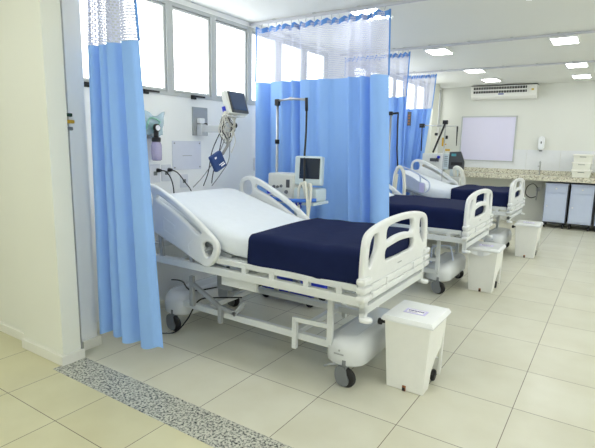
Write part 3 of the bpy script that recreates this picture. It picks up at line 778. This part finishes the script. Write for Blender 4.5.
MB((-.47,.712,1.295)).tube([(-.47,.775,1.35),(-.49,.86,1.42),(-.50,.87,1.52)], .012, 8).build('hose', 'wire_grey', cf)
# clear notice holder
sg = Wt('notice_holder', 'clear lilac acrylic notice holder fixed flat on the wall above the nearest bed', 'notice holder', .815, 1.33)
o_ = (XW,.815,1.33)
MB(o_).box(XW, XW+.006, .645, .985, 1.20, 1.45).build('acrylic_sheet', 'sign_clear', sg)
s_ = MB(o_)
for y in (.665, .965):
    for z in (1.22, 1.43): s_.tube([(XW+.004,y,z),(XW+.012,y,z)], .006)
s_.box(XW+.006,XW+.0068,.76,.87,1.32,1.324).build('screws', 'wire_grey', sg)
def outlet(y, z, w, h, label, plug=False):
    t = Wt('wall_outlet', label, 'outlet', y, z); o_ = (XW,y,z)
    MB(o_).box(XW, XW+.01, y-w/2, y+w/2, z-h/2, z+h/2, .003).build('cover_plate', 'outlet', t)
    MB(o_).box(XW+.01, XW+.012, y-.018, y+.018, z-.016, z+.016, .0).build('socket', 'tag_grey' if not plug else 'frame_grey', t)
outlet(.45, 1.18, .105, .15, 'wall outlet left of the other plugged one, just right of the nearest curtain')
outlet(.57, 1.18, .10, .14, 'wall outlet with plugged cord, right of the outlet beside the curtain')
outlet(.77, 1.10, .09, .115, 'blank outlet plate low on the wall below the clear notice holder')
outlet(1.80, 1.22, .08, .13, 'wall outlet beside the left edge of the wide blue curtain')
for y, pts, l in ((.47, [(XW+.04,.48,1.205),(-.86,.52,1.19),(-.84,.56,1.10),(-.83,.565,.95),(-.85,.55,.75)], 'black power cord plugged into the outlet next to the nearest curtain'),
                  (.59, [(XW+.04,.60,1.205),(-.86,.64,1.18),(-.84,.70,1.10),(-.82,.76,1.0),(-.84,.78,.8)], 'black power cord plugged into the second outlet, right of the other cord')):
    t = Wt('power_cord', l, 'power cord', y, 1.2)
    MB((XW,y,1.2)).tube([(XW+.012,y,1.205),(XW+.045,y+.01,1.205)], [.018,.012], 10).build('plug', 'black', t)
    MB((XW,y,1.2)).tube(crom(pts, 6, False), .005, 6).build('cord', 'black', t)
# flow meter with humidifier bottle and bag with mask
fm = Wt('flow_meter', 'oxygen flow meter with black dial and lilac bottle on the wall beside the nearest curtain', 'flow meter', .41, 1.465)
o_ = (XW,.41,1.465)
MB(o_).box(XW, XW+.02, .34, .42, 1.465, 1.525, .004).tube([(XW+.02,.40,1.495),(XW+.09,.41,1.495)], .012).build('wall_fitting', 'steel', fm)
MB(o_).lathe([(.032,0),(.032,.018),(.026,.022)], (XW+.08, .41, 1.550), 'x', 18).tube([(XW+.08,.41,1.525),(XW+.08,.41,1.465)], .02, 10).lathe([(.034,0),(.036,.01),(.036,.03),(.03,.036)], (XW+.08,.41,1.440), 'z', 16).build('regulator', 'black', fm)
MB(o_).lathe([(.022,0),(.022,.004)], (XW+.103,.41,1.550), 'x', 16).build('dial_face', 'paper', fm)
MB(o_).lathe([(.03,0),(.04,.008),(.042,.04),(.042,.12),(.036,.142),(.03,.15)], (XW+.08, .41, 1.290), 'z', 18).build('bottle', 'bottle_lilac', fm)
bg = Wt('mask_bag', 'clear bag with a pale green face mask behind the flow meter', 'mask bag', .42, 1.555)
o_ = (XW,.42,1.555)
def bagf(sg_):
    def f(u, v):
        y = .30+.25*u*(.75+.25*v)+.03*(1-v); z = 1.475+.19*v+.02*math.sin(u*8)
        return (XW+.03+sg_*.025*math.sin(PI*u)*math.sin(PI*v)+.004*math.sin(u*20+v*13), y, z)
    return f
MB(o_).grid(bagf(1), 16, 12).grid(bagf(-1), 16, 12).build('bag', 'bag_clear', bg, fix=False)
MB(o_).lathe([(.034,0),(.03,.02),(.02,.035),(.012,.045)], (XW+.025,.42,1.555), 'x', 14).tube(crom([(XW+.05,.42,1.555),(XW+.06,.47,1.60),(XW+.05,.38,1.625),(XW+.05,.34,1.535)], 5, False), .008, 6).build('mask', 'mask_green', bg)
# coloured tabs on the pillar
for z, mname, col, ln in ((1.602,'tag_green','dark green','topmost'), (1.560,'tag_yellow','yellow','middle'), (1.516,'tag_grey','grey','lowest')):
    L_ = .052 if mname != 'tag_yellow' else .065
    o = MB((-.694,-.40,z)).box(-.70, -.682, -.455, -.455+L_, z-.011, z+.011, .005).build('pillar_tab', mname)
    o.location = (-.694,-.40,z); tag(o, col+' tab on the pillar left of the nearest curtain, '+ln+' of the three', 'tab', 'coloured tabs on the pillar')

# ------------------------------------------------------------------ ventilator trolley, first bay
vt = thing('ventilator', 'beige ventilator with pale monitor on a blue trolley behind the nearest bed', 'ventilator', (-.14,1.40,0))
o_ = (-.14,1.40,0)
MB(o_).box(-.42, .16, 1.24, 1.50, .10, .17, .02).build('trolley_base', 'royal', vt)
for x in (-.38, .11):
    for y in (1.27, 1.49):
        c_ = MB(o_).tube([(x,y,.11),(x,y,.07)], .012).build('caster', 'wheel_grey', vt)
        MB(o_).lathe([(.01,-.012),(.042,-.012),(.045,0),(.042,.012),(.01,.012)], (x,y,.045), 'y', 14).build('wheel', 'rubber', c_)
MB(o_).tube([(-.13,1.40,.17),(-.13,1.40,.93)], .03, 12).box(-.40,.14,1.24,1.50,.92,.945,.006).box(-.3,.05,1.27,1.5,.30,.62,.01).build('column', 'device_pale', vt)
MB(o_).box(-.37, -.10, 1.27, 1.49, .945, 1.18, .015).build('body', 'device_beige', vt)
dt = MB(o_)
for i, (x, z, r) in enumerate([(-.30,1.06,.016),(-.26,1.06,.013),(-.22,1.07,.014),(-.165,1.02,.018)]): dt.lathe([(r,0),(r*.8,-.012)], (x,1.27,z), 'y', 12)
dt.build('dials', 'wheel_grey', vt)
MB(o_).box(-.165,-.13,1.262,1.27,1.06,1.13,.002).build('port_panel', 'device_dark', vt)
for x, z in ((-.31,1.02),(-.02,.90),(.0,.94)): MB(o_).tube([(x,1.27,z),(x,1.20,z)], .022, 10).build('blue_fitting', 'royal', vt)
MB(o_).box(-.14,.13,1.30,1.48,.945,1.06,.02).build('lower_module', 'device_pale', vt)
Mm = Matrix.Translation((.005,1.36,1.085)) @ Matrix.Rotation(math.radians(14),4,'Z') @ Matrix.Rotation(math.radians(-6),4,'X')
ms = MB(o_).box(-.125,.125,-.03,.07,.0,.255,.016,Mm).build('monitor', 'device_pale', vt)
MB(o_).box(-.075,.11,-.034,-.028,.055,.235,0,Mm).build('screen', 'screen', ms)
MB(o_).tube([(-.27+.2*math.cos(a)+.15,1.28+.13*math.sin(a)-.02,.965) for a in [PI+PI*k/16 for k in range(17)]]+[(.13,1.30,.965)], .017, 8).build('blue_rail', 'hose_blue', vt)
for pts in ([(.0,1.24,.75),(.01,1.20,1.00),(.03,1.19,1.09),(.06,1.19,1.11),(.075,1.20,1.05),(.06,1.24,.97)], [(.05,1.26,1.00),(.06,1.20,1.10),(.085,1.19,1.12),(.11,1.18,1.02),(.13,1.17,.85),(.13,1.17,.65)], [(.10,1.26,1.0),(.115,1.20,1.10),(.14,1.19,1.10),(.145,1.18,1.0),(.12,1.18,.80),(.10,1.18,.65)]):
    MB(o_).tube(crom(pts, 6, False), .0125, 10).build('breathing_tube', 'tube_white', vt)
MB(o_).tube(crom([(.05,1.30,.60),(.08,1.28,.40),(.03,1.27,.25),(.10,1.26,.15)], 5, False), .006, 6).build('yellow_cable', 'tag_yellow', vt)
iv = thing('iv_stand', 'chrome stand with side arm and hanging black tube in front of the wide curtain', 'stand', (-.51,1.60,0))
o_ = (-.51,1.60,0)
po = MB(o_).tube([(-.51,1.60,.06),(-.51,1.60,1.845)], .014, 10).build('pole', 'steel', iv)
MB(o_).box(-.532,-.488,1.58,1.62,1.80,1.86,.004).tube([(-.51,1.60,1.44),(-.51,1.60,1.48)], .022, 10).build('clamp', 'black', iv)
MB(o_).tube([(-.51,1.60,1.845),(-.33,1.56,1.855),(-.14,1.53,1.84)], .011, 8).tube([(-.33,1.56,1.84),(-.33,1.56,1.87)], .017, 8).build('arm', 'steel', iv)
MB(o_).tube([(-.14,1.53,1.855),(-.135,1.53,1.74)], .014, 8).tube([(-.135,1.53,1.75),(-.09,1.46,1.55),(-.05,1.38,1.36),(.0,1.30,1.25),(.035,1.25,1.10)], .009, 6).build('hanging_tube', 'black', iv)
bs = MB(o_)
for k in range(4): a = PI/4+k*PI/2; bs.tube([(-.51,1.60,.07),(-.51+.08*math.cos(a),1.60+.08*math.sin(a),.03)], .012, 8)
bs.build('base', 'wheel_grey', iv)

# middle bay: stand and tube by the head
iv2 = thing('iv_stand', 'stand with short arm and black tube showing between the two curtains of the middle bed', 'stand', (-.08,3.35,0))
o_ = (-.08,3.35,0)
MB(o_).tube([(-.08,3.35,.05),(-.08,3.35,1.83)], .012, 10).build('pole', 'steel', iv2)
MB(o_).tube([(-.08,3.35,1.82),(.02,3.33,1.825)], .012, 8).box(-.10,-.06,3.33,3.37,1.80,1.845,.003).build('arm', 'black', iv2)
MB(o_).tube([(.02,3.33,1.83),(.02,3.33,1.70),(.04,3.30,1.4),(.08,3.26,1.15)], .010, 6).build('hanging_tube', 'black', iv2)
bs = MB(o_)
for k in range(4): a = PI/4+k*PI/2; bs.tube([(-.08,3.35,.06),(-.08+.12*math.cos(a),3.35+.12*math.sin(a),.02)], .012, 8)
bs.build('base', 'wheel_grey', iv2)
MB(o_).tube(crom([(.04,3.33,1.10),(.05,3.26,.80),(.06,3.22,1.05),(.09,3.22,1.17),(.13,3.22,1.19),(.17,3.22,1.12),(.19,3.22,.95),(.19,3.22,.80)], 6, False), .02, 10).build('breathing_tube', 'tube_white', iv2)
# farthest bay equipment
v3 = thing('ventilator', 'wide beige ventilator with dark grey screen unit behind the farthest bed', 'ventilator', (0,5.43,0))
o_ = (0,5.43,0)
MB(o_).box(-.36,.32,5.37,5.49,.08,.14,.02).build('trolley_base', 'device_beige', v3)
for x in (-.32,.28):
    for y in (5.39,5.47): MB(o_).lathe([(.01,-.012),(.04,-.012),(.04,.012),(.01,.012)], (x,y,.04), 'y', 12).build('wheel', 'rubber', v3)
MB(o_).box(-.30,.26,5.38,5.48,.14,.96,.01).build('column', 'device_beige', v3)
MB(o_).box(-.35,-.01,5.36,5.49,1.0,1.325,.015).build('body', 'device_beige', v3)
MB(o_).box(-.22,-.08,5.348,5.36,1.20,1.25,.002).tube([(-.10,5.36,1.24),(-.12,5.31,1.22)], .025).build('control_strip', 'device_dark', v3)
MB(o_).tube([(-.08,5.36,1.27),(-.08,5.32,1.27)], .022, 8).build('blue_fitting', 'royal', v3)
MB(o_).tube([(-.34,5.36,1.10),(-.34,5.33,1.10)], .03, 10).build('yellow_fitting', 'tag_yellow', v3)
MB(o_).box(-.01,.075,5.355,5.47,1.08,1.33,.01).build('side_module', 'device_pale', v3)
md = MB(o_)
for i in range(6): md.box(.01,.06,5.352,5.356,1.13+i*.03,1.14+i*.03)
md.build('vent_slots', 'wheel_grey', v3)
Mm = Matrix.Translation((.075,5.40,1.09)) @ Matrix.Rotation(math.radians(10),4,'Z')
sc_ = MB(o_); sc_.prism([(0,0),(.225,0),(.225,.12),(.165,.275),(0,.265)], 'xz', -.04, .05); sc_.v = [Mm @ v for v in sc_.v]
sc_ = sc_.build('screen_unit', 'device_dark', v3, bevel=.006)
MB(o_).box(.03,.10,-.044,-.039,.20,.24,0,Mm).build('display', 'screen_cyan', sc_)
MB(o_).box(.03,.20,-.043,-.039,.06,.11,0,Mm).build('control_band', 'rubber', sc_)
MB(o_).box(.10,.22,5.37,5.46,.98,1.09,.01).build('lower_module', 'device_pale', v3)
MB(o_).tube(crom([(.19,5.36,1.0),(.205,5.25,1.10),(.25,5.22,1.125),(.32,5.21,1.08),(.36,5.21,.95),(.37,5.21,.86)], 6, False), .03, 10).build('breathing_tube', 'tube_white', v3)
i3 = thing('iv_stand', 'tall stand with wide crossbar and black strap beside the farthest curtain', 'stand', (.03,5.22,0))
o_ = (.03,5.22,0)
MB(o_).tube([(.03,5.22,.05),(.03,5.22,1.80)], .010, 8).build('pole', 'steel', i3)
MB(o_).tube([(-.34,5.22,1.755),(.21,5.22,1.74)], .009, 8).build('crossbar', 'steel', i3)
MB(o_).box(-.37,-.30,5.19,5.25,1.72,1.78,.005).tube([(-.335,5.22,1.74),(-.325,5.22,1.36)], .008).tube([(.03,5.22,1.80),(-.13,5.20,1.34)], .015, 8).tube([(.21,5.22,1.74),(.215,5.22,1.45)], [.014,.006], 8).box(-.01,.06,5.19,5.25,1.77,1.83,.006).box(-.12,-.08,5.19,5.23,1.60,1.64,.004).box(.05,.08,5.19,5.22,1.55,1.60,.004).build('hanging_tube', 'black', i3)
MB(o_).box(0,.025,5.185,5.205,1.44,1.57,.006).box(.06,.13,5.185,5.2,1.37,1.40,.004).box(.05,.07,5.185,5.2,1.46,1.48,.004).build('yellow_tags', 'tag_yellow', i3)
bs = MB(o_)
for k in range(4): a = PI/4+k*PI/2; bs.tube([(.03,5.22,.06),(.03+.10*math.cos(a),5.22+.10*math.sin(a),.02)], .010, 6)
bs.build('base', 'wheel_grey', i3)
cd = thing('curtain_card', 'small dark printed card hanging on the farthest curtain', 'card', (-.63,5.45,1.86))
MB((-.63,5.45,1.86)).box(-.665,-.605,5.440,5.448,1.76,1.98).build('card', 'device_dark', cd)
k_ = MB((-.63,5.45,1.86))
for i in range(4): k_.box(-.655,-.62,5.437,5.440,1.78+i*.045,1.80+i*.045)
k_.build('card_print', 'brown', cd)
# power cable on the floor under the first bed
pc = MB((-.4,.3,0)).tube(crom([(-.90,.35,.25),(-.80,.2,.10),(-.70,.1,.02),(-.55,.08,.006),(-.42,.16,.007),(-.36,.24,.10),(-.25,.26,.27),(-.1,.30,.31),(.1,.34,.34)], 6, False), .0055, 6).build('floor_cable', 'black')
pc.location = (-.4,.3,0); tag(pc, 'black power cable looping from the wall over the floor under the nearest bed', 'cable')

# ------------------------------------------------------------------ camera and light
f_, yaw, pit, rol = 479.4, .5804, -.1689, .0194
cy, sy, cp, sp = math.cos(yaw), math.sin(yaw), math.cos(pit), math.sin(pit)
F = Vector((-sy*cp, cy*cp, sp)); R_ = Vector((cy, sy, 0)); U = R_.cross(F)
c_, s_ = math.cos(rol), math.sin(rol)
X = c_*R_+s_*U; Y = -s_*R_+c_*U
cam = bpy.data.cameras.new('camera'); co = bpy.data.objects.new('camera', cam); C.objects.link(co)
co.matrix_world = Matrix(((X.x, Y.x, -F.x, 2.25768), (X.y, Y.y, -F.y, -2.23248), (X.z, Y.z, -F.z, 1.457856), (0,0,0,1)))
cam.sensor_width = 36; cam.lens = f_/595*36; cam.clip_start = .05
sc = bpy.context.scene; sc.camera = co
w = bpy.data.worlds.new('world'); sc.world = w; w.use_nodes = True
w.node_tree.nodes['Background'].inputs[0].default_value = (1,1,1,1); w.node_tree.nodes['Background'].inputs[1].default_value = 1.5
sc.view_settings.view_transform = 'Standard'; sc.view_settings.look = 'None'; sc.view_settings.gamma = 1
sc.view_settings.exposure = .04
